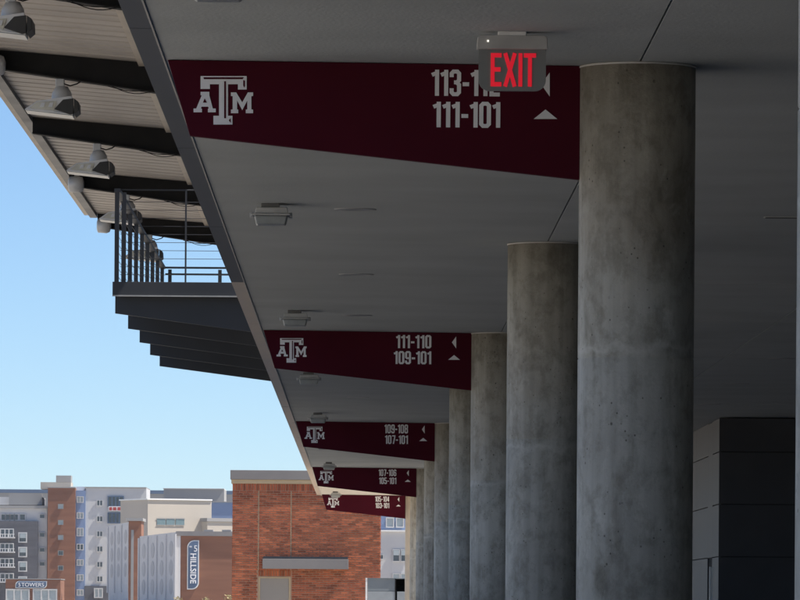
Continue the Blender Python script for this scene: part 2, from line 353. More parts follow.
# ------------------------------------------------------------------ columns
clabels = ['concrete column cut off by the right edge of the picture, nearest of the row',
           'thick concrete column, nearest whole one, right of the 113-112 sign',
           'second whole concrete column from the front, half hidden by the thickest one',
           'concrete column touching the right end of the 111-110 sign',
           'slim concrete column just left of and behind the 111-110 sign column',
           'concrete column touching the right end of the 109-108 sign',
           'far concrete column next behind the 109-108 sign column',
           'far concrete column touching the right end of the 107-106 sign',
           'far concrete column next behind the 107-106 sign column',
           'concrete column with sunlit tan put into its colour, farthest of the row, at the 105-104 sign']
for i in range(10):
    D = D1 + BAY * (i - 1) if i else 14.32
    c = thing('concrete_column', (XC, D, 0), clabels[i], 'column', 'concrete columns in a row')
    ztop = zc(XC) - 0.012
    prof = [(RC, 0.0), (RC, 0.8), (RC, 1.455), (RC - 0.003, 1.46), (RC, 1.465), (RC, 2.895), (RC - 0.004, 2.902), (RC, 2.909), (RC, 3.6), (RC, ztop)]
    MB().lathe(prof, XC, D, 64).build('shaft', M_conc if i < 9 else pmat('sunlit_tone_concrete', (0.66, 0.57, 0.45), (0.56, 0.48, 0.38), 0.8, 0, 3, 0.3, 30), c, smooth=True)  # farthest shaft: sunlit look put into its base colour
    MB().lathe([(RC + 0.004, ztop), (RC + 0.004, ztop + 0.011)], XC, D, 64).build('sealant_ring', M_lip, c, smooth=True)

# ------------------------------------------------------------------ hanging signs
slines = [('113-112', '111-101'), ('111-110', '109-101'), ('109-108', '107-101'), ('107-106', '105-101'), ('105-104', '103-101')]
TT = [(135, 100), (530, 100), (530, 215), (455, 215), (455, 170), (370, 170), (370, 440), (408, 440), (408, 515), (245, 515), (245, 440), (293, 440), (293, 170), (215, 170), (215, 210), (135, 210)]
AA = [(135, 235), (210, 235), (210, 265), (240, 378), (265, 378), (265, 410), (198, 410), (198, 380), (205, 378), (200, 362), (143, 362), (138, 378), (147, 380), (147, 410), (75, 410), (75, 378), (98, 378), (145, 265), (135, 265)]
MM = [(395, 240), (440, 240), (492, 325), (540, 240), (585, 240), (585, 270), (570, 272), (570, 385), (585, 388), (585, 418), (522, 418), (522, 388), (535, 385), (535, 310), (492, 392), (448, 310), (448, 385), (458, 388), (458, 418), (395, 418), (395, 388), (410, 385), (410, 272), (395, 270)]
INL = [[(160, 111), (505, 111), (495, 127), (163, 127)], [(500, 135), (515, 140), (515, 185), (508, 200), (500, 180)], [(337, 145), (353, 145), (353, 462), (337, 462)],
       [(376, 480), (393, 460), (393, 500)], [(170, 292), (189, 328), (155, 328)]]
def logo_pts(poly):
    return [P(185 + u / 8.575, 65 + v / 8.575, D1) for u, v in poly]
yf = D1 - 0.03
for k in range(5):
    D = D1 + 2 * BAY * k; yk = D - 0.03
    s = thing('wayfinding_sign', (0.05, D, zc(0.05)), 'maroon hanging sign reading %s over %s, with white letter emblem' % slines[k], 'sign', 'maroon wayfinding signs hung from the ceiling')
    x0, _ = P(168, 60, D1); xb, zb = P(190, 136, D1); _, zr = P(578, 180, D1); x1 = XC - RC + 0.004
    xb = xb
    MB().prism([(x0, zc(x0) - 0.003), (xb, zb), (x1, zr), (x1, zc(x1) - 0.003)], yk, D + 0.03).build('panel', M_maroon, s, 0.003)
    for nm, poly in (('emblem_letter', TT), ('emblem_letter', AA), ('emblem_letter', MM)):
        MB().prism(logo_pts(poly), yk - 0.004, yk - 0.0005).build(nm, M_letter, s)
    for poly in INL: MB().prism(logo_pts(poly), yk - 0.006, yk - 0.0045).build('emblem_inline', M_maroon, s)
    for (px0, px1, py0, py1), t in (((431.5, 500, 70.5, 96.5), slines[k][0]), ((433, 500, 102.5, 128), slines[k][1])):
        if t == '109-101': px0 -= 7
        elif k > 0: px0 -= 1
        ax, _ = P(px0, (py0 + py1) / 2, D1); bx, _ = P(px1, (py0 + py1) / 2, D1); pxm = (px0 + px1) / 2
        block_text('lettering', t, ax, bx, P(pxm, py1, D1)[1], P(pxm, py0, D1)[1], yk, M_letter, s)
    MB().prism([P(541, 85, D1), P(549.5, 73, D1), P(549.5, 97, D1)], yk - 0.003, yk - 0.0005).build('arrow', M_letter, s)
    MB().prism([P(533.5, 119.5, D1), P(557, 119.5, D1), P(545.3, 110, D1)], yk - 0.003, yk - 0.0005).build('arrow', M_letter, s)

# ------------------------------------------------------------------ exit sign
DE = 27.25
xm, zt = P(512, 31, DE)
e = thing('exit_sign', (xm, DE, zc(xm)), 'lit red EXIT sign with grey housing hung from the ceiling', 'exit sign')
def eb(a, b, c, d): ax, az = P(a, d, DE); bx, bz = P(b, c, DE); return ax, bx, az, bz
hx0, hx1, hz0, hz1 = eb(476.5, 548, 36, 49.5)
zt = zc(xm)
MB().box(xm - 0.07, xm + 0.07, DE - 0.05, DE + 0.05, hz1 - 0.002, zt).build('ceiling_canopy', M_white, e, 0.004)
MB().prism([(hx0, hz0), (hx0 + 0.004, hz1 - 0.012), (hx0 + 0.02, hz1), (hx1 - 0.02, hz1), (hx1 - 0.004, hz1 - 0.012), (hx1, hz0)], DE - 0.035, DE + 0.035).build('housing', M_galv, e, 0.004)
px0, px1, pz0, pz1 = eb(478.5, 546, 49, 91)
def rrect(x0, x1, z0, z1, r, top=False, n=6):
    pts = []
    for cx, cz, a0 in ((x0 + r, z0 + r, 180), (x1 - r, z0 + r, 270)):
        pts += [(cx + r * math.cos(R(a0 + 90 * i / n)), cz + r * math.sin(R(a0 + 90 * i / n))) for i in range(n + 1)]
    if top:
        for cx, cz, a0 in ((x1 - r, z1 - r, 0), (x0 + r, z1 - r, 90)):
            pts += [(cx + r * math.cos(R(a0 + 90 * i / n)), cz + r * math.sin(R(a0 + 90 * i / n))) for i in range(n + 1)]
    else: pts += [(x1, z1), (x0, z1)]
    return pts
MB().prism(rrect(px0, px1, pz0, pz1 + 0.006, 0.055), DE - 0.008, DE + 0.008).build('panel', pmat('grey_acrylic', (0.25, 0.26, 0.26), (0.22, 0.23, 0.23), 0.3, 0, 2), e)
lx0, lx1, lz0, lz1 = eb(490.5, 536, 53.5, 86.5)
block_text('lettering', 'EXIT', lx0, lx1, lz0, lz1, DE - 0.0085, M_exit, e, w=.13, gap=.05)
MB().box(hx0 + 0.052, hx0 + 0.060, DE - 0.040, DE - 0.034, hz1 - 0.034, hz1 - 0.026).build('test_lamp', emit('test_lamp_glow', (0.9, 0.85, 0.75), 0.8), e)

# ------------------------------------------------------------------ ceiling light fixtures along the open edge
flabels = ['ceiling light box at the very top edge of the picture', 'grey ceiling light box below the emblem of the 113-112 sign',
           'grey ceiling light box just above the 111-110 sign', 'small ceiling light box just below the 111-110 sign', 'small ceiling light box just above the 109-108 sign',
           'tiny ceiling light box behind the 109-108 sign', 'tiny ceiling light box at the top of the 107-106 sign', 'tiny ceiling light box between the 107-106 and 105-104 signs', 'farthest ceiling light box, overlapping the 105-104 sign']
XF = -0.66
f0 = thing('ceiling_light', (XF, 39.2, zc(XF)), flabels[1], 'ceiling light', 'boxed lights along the ceiling edge')
zz = zc(XF)
MB().box(XF - 0.07, XF + 0.06, 39.13, 39.27, zz - 0.055, zz).build('back_box', pmat('box_grey', (0.20, 0.20, 0.20), rough=0.6), f0, 0.005)
MB().prism([(XF - 0.115, zz - 0.075), (XF - 0.105, zz - 0.03), (XF + 0.115, zz - 0.03), (XF + 0.125, zz - 0.075)], 39.10, 39.30).build('housing', M_galv, f0, 0.006)
MB().box(XF - 0.14, XF + 0.14, 39.08, 39.32, zz - 0.088, zz - 0.0755).build('flange', M_galv, f0, 0.004)
MB().prism([(XF - 0.105, zz - 0.15), (XF - 0.12, zz - 0.0885), (XF + 0.12, zz - 0.0885), (XF + 0.105, zz - 0.15)], 39.095, 39.305).build('lens', M_lens, f0, 0.012)
for sx in (-1, 1): MB().box(XF + sx * 0.139 - 0.012, XF + sx * 0.139 + 0.012, 39.15, 39.25, zz - 0.10, zz - 0.065).build('latch', M_galv, f0, 0.003)
for i, D in enumerate([24.62, None, 53.4, 67.6, 81.8, 95.9, 110.1, 124.3, 138.5]):
    if D is None: continue
    c = copy_tree(f0); c.location.y = D; c['label'] = flabels[i]

# recessed downlights
def downlight(x, D, label):
    t = thing('recessed_downlight', (x, D, zc(x)), label, 'downlight', 'round recessed lights in the ceiling')
    z = zc(x)
    MB().lathe([(0.10, z - 0.002), (0.115, z - 0.006), (0.15, z - 0.005), (0.155, z + 0.0)], x, D, 32, caps=False).build('trim_ring', M_galv, t, smooth=True)
    MB().lathe([(0.101, z - 0.0035), (0.101, z - 0.0015)], x, D, 32).build('lens', M_lens, t)
for D, lb in ((39.6, 'round recessed ceiling light beside the largest ceiling light box'), (47.4, 'round recessed ceiling light midway between the two largest signs'),
              (54.1, 'round recessed ceiling light just above the top edge of the 111-110 sign'), (75.4, 'round recessed ceiling light between the 111-110 and 109-108 signs')):
    downlight(-0.06, D, lb)
for D, lb in ((62.6, 'round recessed ceiling light right of the thickest column, uppermost of three'), (69.7, 'round recessed ceiling light right of the thickest column, middle of three'), (76.8, 'round recessed ceiling light just above the dark clad room')):
    downlight(4.75 if D < 76 else 4.85, D, lb)
xs, _ = P(782, 212.5, 39.9)
t = thing('ceiling_slot', (xs, 39.9, zc(xs)), 'narrow dark slot grille in the ceiling near the right edge', 'grille')
MB().box(xs - 0.13, xs + 0.5, 39.85, 39.95, zc(xs) - 0.008, zc(xs) - 0.001).build('frame', M_galv, t)
MB().box(xs - 0.12, xs + 0.49, 39.865, 39.935, zc(xs) - 0.010, zc(xs) - 0.0085).build('slot', M_dark, t)

# ------------------------------------------------------------------ dark clad room on the right
DR = 81.9
xl, zt = P(719.5, 414, DR)
rm = thing('clad_room', (xl + 3, DR + 4, 0), 'dark metal clad room standing beneath the ceiling right of the columns', 'room')
ztop = zc(xl) - 0.012
MB().box(xl + 0.03, XR - 0.05, DR + 0.03, DR + 16, 0, ztop - 0.01).build('core', M_dark, rm)
jz = [0.0] + [P(760, p, DR)[1] for p in (557, 504.5, 452)] + [ztop]
xs_ = [xl, xl + 1.9, xl + 3.8, XR - 0.06]
for a, b in zip(jz[:-1], jz[1:]):
    for c, d in zip(xs_[:-1], xs_[1:]):
        MB().box(c + (0.0 if c == xl else 0.006), d - 0.006, DR - 0.002, DR + 0.028, a + 0.006, b - 0.006).build('cladding_panel', M_clad, rm, 0.003)
    for q, (c, d) in enumerate(((DR + 0.03, DR + 1.5), (DR + 2.6, DR + 5.6), (DR + 5.6, DR + 9))):
        MB().box(xl, xl + 0.028, c + 0.006, d - 0.006, a + 0.006, b - 0.006).build('cladding_panel', M_clad, rm, 0.003)
dtop = jz[1] - 0.02
MB().box(xl, xl + 0.028, DR + 1.5, DR + 2.6, dtop + 0.02, ztop - 0.02).build('cladding_panel', M_clad, rm, 0.003)
dr = MB().box(xl + 0.02, xl + 0.029, DR + 1.56, DR + 2.54, 0.0, dtop - 0.03).build('door', M_black, rm)
MB().box(xl - 0.03, xl + 0.02, DR + 1.60, DR + 1.66, 1.5, dtop - 0.12).build('door_closer', M_white, dr)

# ------------------------------------------------------------------ canopy roof over the upper level (left)
HO, HI = EYE + 6.40, EYE + 6.24
XO, XI = -4.59, -2.60
BS = [45.6, 54.5, 63.4, 72.3, 81.3, 90.1]
def zd(x): return HI + (HO - HI) * (x - XI) / (XO - XI)
cn = thing('canopy_roof', (-2.5, 60, HI), 'tan corrugated canopy roof with dark beams above the balcony', 'canopy')
dk = MB(); per = 0.55; ya = 36.0; yb = 90.3; XW = -1.2
prof = []
y = ya
while y < yb - 0.01:
    prof += [(y, 0.0), (y + 0.42, 0.0), (y + 0.45, 0.035), (y + 0.52, 0.035)]; y += per
prof.append((min(y, yb), 0.0))
n = len(prof)
dk.add([(x, py_, zd(x) + dz) for x in (XO + 0.1, XW) for py_, dz in prof] + [(x, py_, zd(x) + dz + 0.012) for x in (XO + 0.1, XW) for py_, dz in prof],
       [(i, i + 1, n + i + 1, n + i) for i in range(n - 1)] + [(2 * n + i, 3 * n + i, 3 * n + i + 1, 2 * n + i + 1) for i in range(n - 1)])
dk.build('deck_sheet', M_deck, cn)
MB().add([(x, y, zd(x) + dz) for x in (XO + 0.11, XW) for y in (ya, yb) for dz in (0.10, 0.16)],
         [(0, 1, 3, 2), (4, 6, 7, 5), (0, 4, 5, 1), (2, 3, 7, 6), (0, 2, 6, 4), (1, 5, 7, 3)]).build('roof_membrane', M_slab, cn)
MB().box(XO, XO + 0.095, ya, yb + 0.05, zd(XO) - 0.03, zd(XO) + 0.22).build('outer_fascia', M_tan, cn, 0.004)
MB().box(XO + 0.10, XO + 0.22, ya, yb, zd(XO) - 0.075, zd(XO) - 0.012).build('edge_angle', M_steel, cn)
MB().box(XI - 0.005, XI + 0.10, ya, yb + 0.02, zd(XI) - 0.05, zd(XI) - 0.012).build('inner_trim', M_tan, cn)
for D in BS:
    xo = XO + 0.23
    bm = MB().prism([(xo, zd(xo) - 0.20), (xo, zd(xo) - 0.002), (XW, zd(XW) - 0.002), (XW, zd(XW) - 0.40)], D - 0.02, D + 0.02)
    b0 = bm.build('beam', M_black, cn)
    sl = 0.20 / (XW - xo)
    MB().add([(x, yy, zd(x) - 0.20 - 0.2 * (x - xo) / (XW - xo) - dz) for x in (xo, XW) for yy in (D - 0.09, D + 0.09) for dz in (0.018, 0.0005)],
             [(0, 1, 3, 2), (4, 6, 7, 5), (0, 4, 5, 1), (2, 3, 7, 6), (0, 2, 6, 4), (1, 5, 7, 3)]).build('beam_flange', M_black, b0)
    for q in range(2):
        pts = []
        for i in range(9):
            u = i / 8; x = -2.95 + 0.5 * u + 0.05 * q
            pts.append((x, D - 0.12 - 0.02 * q, zd(x) - 0.32 - (0.03 + 0.03 * q) * math.sin(math.pi * u)))
        MB().tube(pts, 0.0055, 6).build('cable', M_black, b0)

# floodlights under the beams
def floodlight(D, label):
    xf = -3.51; zb = zd(xf) - 0.20 - 0.2 * (xf - XO - 0.23) / (XW - XO - 0.23) - 0.019
    t = thing('floodlight', (xf, D, zb), label, 'floodlight', 'floodlights hanging under the canopy beams')
    if D != BS[1]: return t
    MB().box(xf - 0.05, xf + 0.05, D - 0.06, D + 0.06, zb - 0.10, zb).build('bracket', M_galv, t, 0.008)
    MB().lathe([(0.02, zb - 0.36), (0.10, zb - 0.34), (0.125, zb - 0.26), (0.11, zb - 0.16), (0.07, zb - 0.09), (0.03, zb - 0.085)], xf + 0.02, D, 20).build('ballast_housing', M_galv, t, smooth=True)
    MB().tube([(xf + 0.04, D - 0.05, zb - 0.06), (xf + 0.12, D - 0.06, zb - 0.085), (xf + 0.2, D - 0.05, zb - 0.06), (xf + 0.27, D, zb - 0.0)], 0.009, 6).build('cable', M_black, t)
    hd = MB().add([(xf - 0.26, D - 0.16, zb - 0.27), (xf + 0.14, D - 0.16, zb - 0.21), (xf + 0.14, D + 0.16, zb - 0.21), (xf - 0.26, D + 0.16, zb - 0.27),
                   (xf - 0.39, D - 0.24, zb - 0.37), (xf + 0.16, D - 0.24, zb - 0.43), (xf + 0.16, D + 0.24, zb - 0.43), (xf - 0.39, D + 0.24, zb - 0.37)],
                  [(0, 1, 2, 3), (0, 4, 5, 1), (1, 5, 6, 2), (2, 6, 7, 3), (3, 7, 4, 0)])
    h = hd.build('reflector', M_white, t)
    sm = h.modifiers.new('solid', 'SOLIDIFY'); sm.thickness = 0.01
    MB().add([(xf - 0.385, D - 0.235, zb - 0.373), (xf + 0.155, D - 0.235, zb - 0.433), (xf + 0.155, D + 0.235, zb - 0.433), (xf - 0.385, D + 0.235, zb - 0.373),
              (xf - 0.385, D - 0.235, zb - 0.385), (xf + 0.155, D - 0.235, zb - 0.445), (xf + 0.155, D + 0.235, zb - 0.445), (xf - 0.385, D + 0.235, zb - 0.385)],
             [(0, 1, 2, 3), (7, 6, 5, 4), (0, 4, 5, 1), (1, 5, 6, 2), (2, 6, 7, 3), (3, 7, 4, 0)]).build('lens', M_lens, t)
    M_lg = pmat('lamp_glass', (0.80, 0.78, 0.66), (0.62, 0.60, 0.50), 0.12, 0, 7, spec=0.8)
    def onface(x, z): k = (zb - 0.24 - z) / 0.16; return (xf + x, D - 0.168 - 0.08 * k, z)
    gl = MB(); q0 = [onface(-0.35, zb - 0.362), onface(-0.06, zb - 0.385), onface(-0.03, zb - 0.27), onface(-0.25, zb - 0.285)]
    gl.add(q0 + [(x, y + 0.02, z) for x, y, z in q0], [(0, 1, 2, 3), (0, 4, 5, 1), (1, 5, 6, 2), (2, 6, 7, 3), (3, 7, 4, 0)]); gl.build('glass', M_lg, t)
    for q in (-0.22, -0.125):
        q1 = [onface(q, zb - 0.345), onface(q + 0.05, zb - 0.345), onface(q + 0.06, zb - 0.29), onface(q + 0.02, zb - 0.295)]
        MB().add([(x, y - 0.012, z) for x, y, z in q1] + [(x, y + 0.0, z) for x, y, z in q1], [(0, 1, 2, 3), (0, 4, 5, 1), (1, 5, 6, 2), (2, 6, 7, 3), (3, 7, 4, 0)]).build('lamp_glint', M_white, t)  # white plates on the glass stand for bright glints
    M_vis = pmat('visor_black', (0.035, 0.034, 0.032), (0.025, 0.024, 0.023), 0.6, 0, 6)
    MB().prism([(xf - 0.05, zb - 0.375), (xf + 0.05, zb - 0.265), (xf + 0.17, zb - 0.25), (xf + 0.17, zb - 0.425), (xf + 0.13, zb - 0.435)], D - 0.30, D - 0.255).build('visor', M_vis, t, 0.006)
    MB().prism([(xf + 0.175, zb - 0.43), (xf + 0.175, zb - 0.25), (xf + 0.225, zb - 0.285), (xf + 0.23, zb - 0.385)], D - 0.29, D + 0.24).build('visor', M_vis, t, 0.006)
    return t
fl = ['floodlight in the top left corner under the canopy, cut by the picture edge', 'floodlight under the canopy, second from the top left corner',
      'floodlight under the canopy directly above the pale round drum', 'floodlight hanging behind the top of the balcony railing', 'small farthest floodlight seen through the balcony balusters']
base = None
for i, D in enumerate(BS[1:]):
    if base is None: base = floodlight(D, fl[0]); continue
    c = copy_tree(base); c.location.y = D; c['label'] = fl[i]
dl = ['pale round drum on a canopy beam end, cut by the left picture edge', 'pale round drum at the dark beam end beneath the second floodlight', 'largest fully visible pale round drum at a canopy beam end below a floodlight', 'pale round drum at the far corner of the canopy left of the railing']
for i, D in enumerate(BS[2:]):
    if i == 1: continue
    x = -4.24; z = zd(x) - 0.20
    t = thing('beam_end_drum', (x, D - 0.2, z), dl[i], 'drum', 'pale drums at the canopy beam ends')
    dm = MB(); nn = 20
    ring = [(0.07, -0.12), (0.115, -0.10), (0.125, 0.04), (0.105, 0.09), (0.05, 0.11)]
    vs_ = [(x + xx, D - 0.2 + r * math.cos(2 * math.pi * k / nn), z + r * math.sin(2 * math.pi * k / nn)) for r, xx in ring for k in range(nn)]
    dm.add(vs_, [(a * nn + k, (a + 1) * nn + k, (a + 1) * nn + (k + 1) % nn, a * nn + (k + 1) % nn) for a in range(4) for k in range(nn)] + [tuple(range(nn)), tuple(range(5 * nn - 1, 4 * nn - 1, -1))])
    dm.build('drum', M_galv, t, smooth=True)
    MB().box(x - 0.03, x + 0.03, D - 0.2, D - 0.03, z + 0.08, z + 0.16).build('bracket', M_galv, t)

# ------------------------------------------------------------------ balcony with railing
DB, DBE = 63.2, 77.8
HF = EYE + 3.69; HR = EYE + 4.76; XB = -2.86; XBI = -1.18
bl = thing('balcony', ((XB + XBI) / 2, (DB + DBE) / 2, HF), 'dark steel balcony with cable railing and tapered beams beneath', 'balcony')
MB().box(XB - 0.012, XBI, DB, DBE, HF - 0.135, HF).build('floor', M_steel, bl, 0.004)
MB().box(XB - 0.02, XBI, DB - 0.03, DB - 0.002, HF - 0.16, HF + 0.004).build('front_edge', M_steel, bl, 0.004)
MB().box(XB - 0.02, XBI, DB - 0.045, DB - 0.032, HF - 0.165, HF - 0.15).build('drip_edge', M_galv, bl)
for k in range(5):
    D = DB + 0.25 + 3.5 * k
    MB().prism([(XB, HF - 0.345), (XB, HF - 0.137), (XBI, HF - 0.137), (XBI, HF - 0.56)], D, D + 0.06).build('beam', M_steel, bl)
def zrl(y): return HR
for k in range(9):
    D = DB + 0.12 + (DBE - DB - 0.25) * k / 8
    MB().box(XB - 0.005, XB + 0.045, D - 0.03, D + 0.03, HF, HR - 0.03).build('post', M_steel, bl)
    if k == 0: MB().box(XB + 0.085, XB + 0.125, D - 0.03, D + 0.03, HF, HR - 0.03).build('post', M_steel, bl)
MB().box(XB - 0.01, XB + 0.06, DB + 0.05, DBE - 0.02, HR - 0.03, HR + 0.01).build('top_rail', M_steel, bl)
MB().tube([(XB, DB + 0.10, HR), (XBI, DB + 0.10, HR)], 0.009, 8).build('top_rail', M_steel, bl)
xp = P(185.5, 240, DB)[0]
MB().box(xp - 0.010, xp + 0.010, DB + 0.09, DB + 0.11, HF, HR).build('post', M_steel, bl)
for k in range(1, 11):
    z = HF + (HR - HF) * k / 11.5
    MB().tube([(XB + 0.06, DB + 0.10, z), (XBI, DB + 0.10, z)], 0.0035, 6).build('cable', M_steel, bl)
    MB().tube([(XB + 0.02, DB + 0.10, z), (XB + 0.02, DBE - 0.05, z)], 0.0035, 6).build('cable', M_steel, bl)
for z in (HR, HR - 0.09): MB().box(XB + 0.06, XBI, DBE - 0.06, DBE - 0.02, z - 0.022, z).build('end_rail', M_steel, bl)
for px_ in (170, 220):
    x = P(px_, 275, DBE)[0]; MB().box(x - 0.025, x + 0.025, DBE - 0.065, DBE - 0.015, HF, HR - 0.036).build('post', M_steel, bl)

# ------------------------------------------------------------------ brick building at the end of the concourse
DK = 157.0
def px2(px0, px1, py0, py1, D):
    a, z1 = P(px0, py0, D); b, _ = P(px1, (py0 + py1) / 2, D); a = P(px0, (py0 + py1) / 2, D)[0]
    pm = (px0 + px1) / 2
    return a, b, P(pm, py1, D)[1], P(pm, py0, D)[1]
bx0, bx1, _, bzt = px2(232, 381, 484, 600, DK)
bk = thing('brick_building', ((bx0 + bx1) / 2, DK + 3, 0), 'small flat roofed red brick building with beige door and grey ledge', 'building')
MB().box(bx0 + 0.02, bx1 - 0.02, DK + 0.02, DK + 7, 0, bzt).build('wall', M_mortar, bk)
def brick(mb, x0, x1, z0, z1, y, sgn=0, side=None):
    j = 0.0075; b = 0.004; pr = 0.008 + random.uniform(0, 0.004)
    x0 += j; x1 -= j; z0 += j; z1 -= j
    if side is None:
        vs = [(x0, y, z0), (x1, y, z0), (x1, y, z1), (x0, y, z1), (x0 + b, y - pr - 0.008, z0 + b), (x1 - b, y - pr - 0.008, z0 + b), (x1 - b, y - pr - 0.008, z1 - b), (x0 + b, y - pr - 0.008, z1 - b)]
    mb.add(vs, [(4, 5, 6, 7), (0, 1, 5, 4), (1, 2, 6, 5), (2, 3, 7, 6), (3, 0, 4, 7)])
CH, CL = 0.065, 0.203
cj = [P(258.5, 530, DK)[0], P(291, 530, DK)[0]]
dx0, dx1, _, dzt = px2(258.5, 290.5, 577, 600, DK)
stretch = MB(); nrow = int((bzt - 0.22) / CH)
sol = 0.205
segs = [bx0, cj[0] - 0.012, cj[0] + 0.012, cj[1] - 0.012, cj[1] + 0.012, bx1]
ztop_b = bzt - sol
zr_ = ztop_b; r_ = 0
while zr_ > CH:
    z1 = zr_; z0 = zr_ - CH
    for a, b in ((segs[0], segs[1]), (segs[2], segs[3]), (segs[4], segs[5])):
        x = a - (CL / 2 if r_ % 2 else 0)
        while x < b - 0.02:
            xa = max(x, a); xb_ = min(x + CL, b); x += CL
            if xb_ - xa < 0.03: continue
            if xb_ > dx0 - 0.03 and xa < dx1 + 0.03 and z0 < dzt + sol - 0.03:
                if xa < dx0 - 0.06: xb_ = dx0 - 0.03
                elif xb_ > dx1 + 0.06: xa = dx1 + 0.03
                else: continue
                if xb_ - xa < 0.03: continue
            brick(stretch, xa, xb_, z0, z1, DK + 0.02)
    zr_ -= CH; r_ += 1
x = bx0
while x < bx1 - 0.02: brick(stretch, x, min(x + 0.076, bx1), ztop_b, bzt, DK + 0.02); x += 0.076
x = dx0 - 0.02
while x < dx1: brick(stretch, x, min(x + 0.076, dx1 + 0.02), dzt + 0.02, dzt + sol - 0.01, DK + 0.02); x += 0.076
bo = stretch.build('bricks', M_brick, bk); bo['kind'] = 'stuff'
for sx, xs in ((-1, bx0 + 0.0195), (1, bx1 - 0.0195)):           # side courses
    mb = MB(); z = 0
    while z < bzt - CH:
        y = DK + 0.03 + (CL / 2 if int(z / CH) % 2 else 0)
        while y < DK + 7 - CL:
            mb.box(min(xs, xs + sx * 0.014), max(xs, xs + sx * 0.014), y + 0.006, y + CL - 0.006, z + 0.006, z + CH - 0.006); y += CL
        z += CH
    so = mb.build('bricks', M_brick, bk); so['kind'] = 'stuff'
for c in cj:
    zlow = dzt + 0.02 if c == cj[0] else P(291, 556, DK)[1]
    MB().box(c - 0.007, c + 0.007, DK + 0.006, DK + 0.019, zlow, ztop_b).build('control_joint', M_band, bk)
a, b, c_, d_ = px2(231.5, 381.5, 480, 484, DK)
MB().box(bx0 - 0.03, bx1 + 0.03, DK - 0.03, DK + 7.05, bzt + 0.002, d_).build('stone_band', M_band, bk, 0.006)
MB().box(bx0 - 0.06, bx1 + 0.06, DK - 0.08, DK + 7.08, d_ + 0.002, P(300, 470.5, DK)[1]).build('coping', M_coping, bk, 0.01)
dd = MB().box(dx0 + 0.05, dx1 - 0.05, DK + 0.005, DK + 0.019, 0, dzt - 0.04).build('door', M_door, bk)
MB().box(dx0, dx0 + 0.045, DK - 0.005, DK + 0.019, 0, dzt).build('door_frame', M_band, dd)
MB().box(dx1 - 0.045, dx1, DK - 0.005, DK + 0.019, 0, dzt).build('door_frame', M_band, dd)
MB().box(dx0 + 0.046, dx1 - 0.046, DK - 0.005, DK + 0.019, dzt - 0.035, dzt).build('door_frame', M_band, dd)
MB().tube([(dx1 - 0.12, DK - 0.04, 1.0), (dx1 - 0.24, DK - 0.04, 1.0)], 0.012).build('handle', M_galv, dd)
a, b, c_, d_ = px2(262.5, 348.5, 559, 569, DK - 0.5)
lg = MB().box(a, b, DK - 0.55, DK + 0.0, c_, d_).build('ledge', M_coping, bk, 0.008)
MB().box(a + 0.02, b - 0.02, DK - 0.5, DK + 0.0, d_ + 0.001, d_ + 0.07).build('ledge_cap', M_steel, lg)

# kiosk at the foot of the brick building
DQ = 150.0
ka, kb, _, kz = px2(365.5, 411, 578, 600, DQ)
kk = thing('gate_kiosk', ((ka + kb) / 2, DQ + 0.4, 0), 'low grey panelled kiosk with dark opening beside the brick building', 'kiosk')
zmid = P(385, 591.5, DQ)[1]
MB().box(ka, ka + 0.05, DQ - 0.02, DQ + 0.9, 0, kz).build('post', M_white, kk)
xo1 = P(395, 585, DQ)[0]
M_kio = pmat('kiosk_panel', (0.23, 0.26, 0.28), (0.20, 0.23, 0.25), 0.45, 0.1, 2)
MB().box(ka + 0.055, xo1, DQ, DQ + 0.04, zmid + 0.008, kz - 0.02).build('panel', M_kio, kk, 0.003)
MB().box(ka + 0.055, xo1, DQ - 0.02, DQ + 0.04, 0.02, zmid).build('panel', pmat('kiosk_panel_pale', (0.33, 0.36, 0.38), rough=0.4), kk, 0.003)
MB().box(xo1 + 0.06, kb + 0.6, DQ - 0.02, DQ + 0.04, 0.02, zmid).build('panel', MATS['kiosk_panel_pale'], kk, 0.003)
MB().box(xo1 + 0.005, xo1 + 0.03, DQ - 0.03, DQ + 0.05, 0, kz - 0.02).build('post', M_black, kk)
MB().box(kb - 0.05, kb - 0.025, DQ - 0.045, DQ - 0.022, 0, zmid).build('post', M_black, kk)
MB().box(ka + 0.055, kb + 0.6, DQ - 0.03, DQ + 0.9, kz - 0.018, kz).build('roof', M_kio, kk)
MB().box(ka + 0.055, kb + 0.6, DQ + 0.86, DQ + 0.9, 0, kz - 0.02).build('back', M_black, kk)
MB().box(kb + 0.56, kb + 0.6, DQ + 0.045, DQ + 0.855, 0, kz - 0.02).build('side', M_black, kk)
for pz, h in ((583, 0.05), (587.5, 0.1)):
    xw, zw = P(408, pz, DQ)
    MB().box(xw - 0.05, xw + 0.2, DQ + 0.05, DQ + 0.3, zw - h, zw).build('shelf_box', M_white, kk, 0.01)

# ------------------------------------------------------------------ far buildings
WIN = {}
def window(parent, px0, px1, py0, py1, D, glass=None, frame=None, mull=0, t=0.16, dx=0.0):
    a, b, c, d = px2(px0, px1, py0, py1, D)
    o = MB().box(a, b, D - 0.12 + dx, D + 0.05 + dx, c, d).build('window', glass or M_glass, parent)
    fr = MB(); y0, y1 = D - 0.30 + dx, D - 0.125 + dx
    fr.box(a - t, a, y0, y1, c - t, d + t); fr.box(b, b + t, y0, y1, c - t, d + t)
    fr.box(a, b, y0, y1, d, d + t); fr.box(a, b, y0, y1, c - t, c)
    for q in range(mull):
        x = a + (b - a) * (q + 1) / (mull + 1); fr.box(x - t / 2, x + t / 2, y0, y1, c, d)
    fr.build('frame', frame or M_rend, o)
    return o
def block(name, mat, parent, px0, px1, py0, D, depth, py1=None, z0=0.0):
    a, b, c, d = px2(px0, px1, py0, py1 or 600, D)
    return MB().box(a, b, D, D + depth, c if py1 else z0, d).build(name, mat, parent)
DT = 1137.0
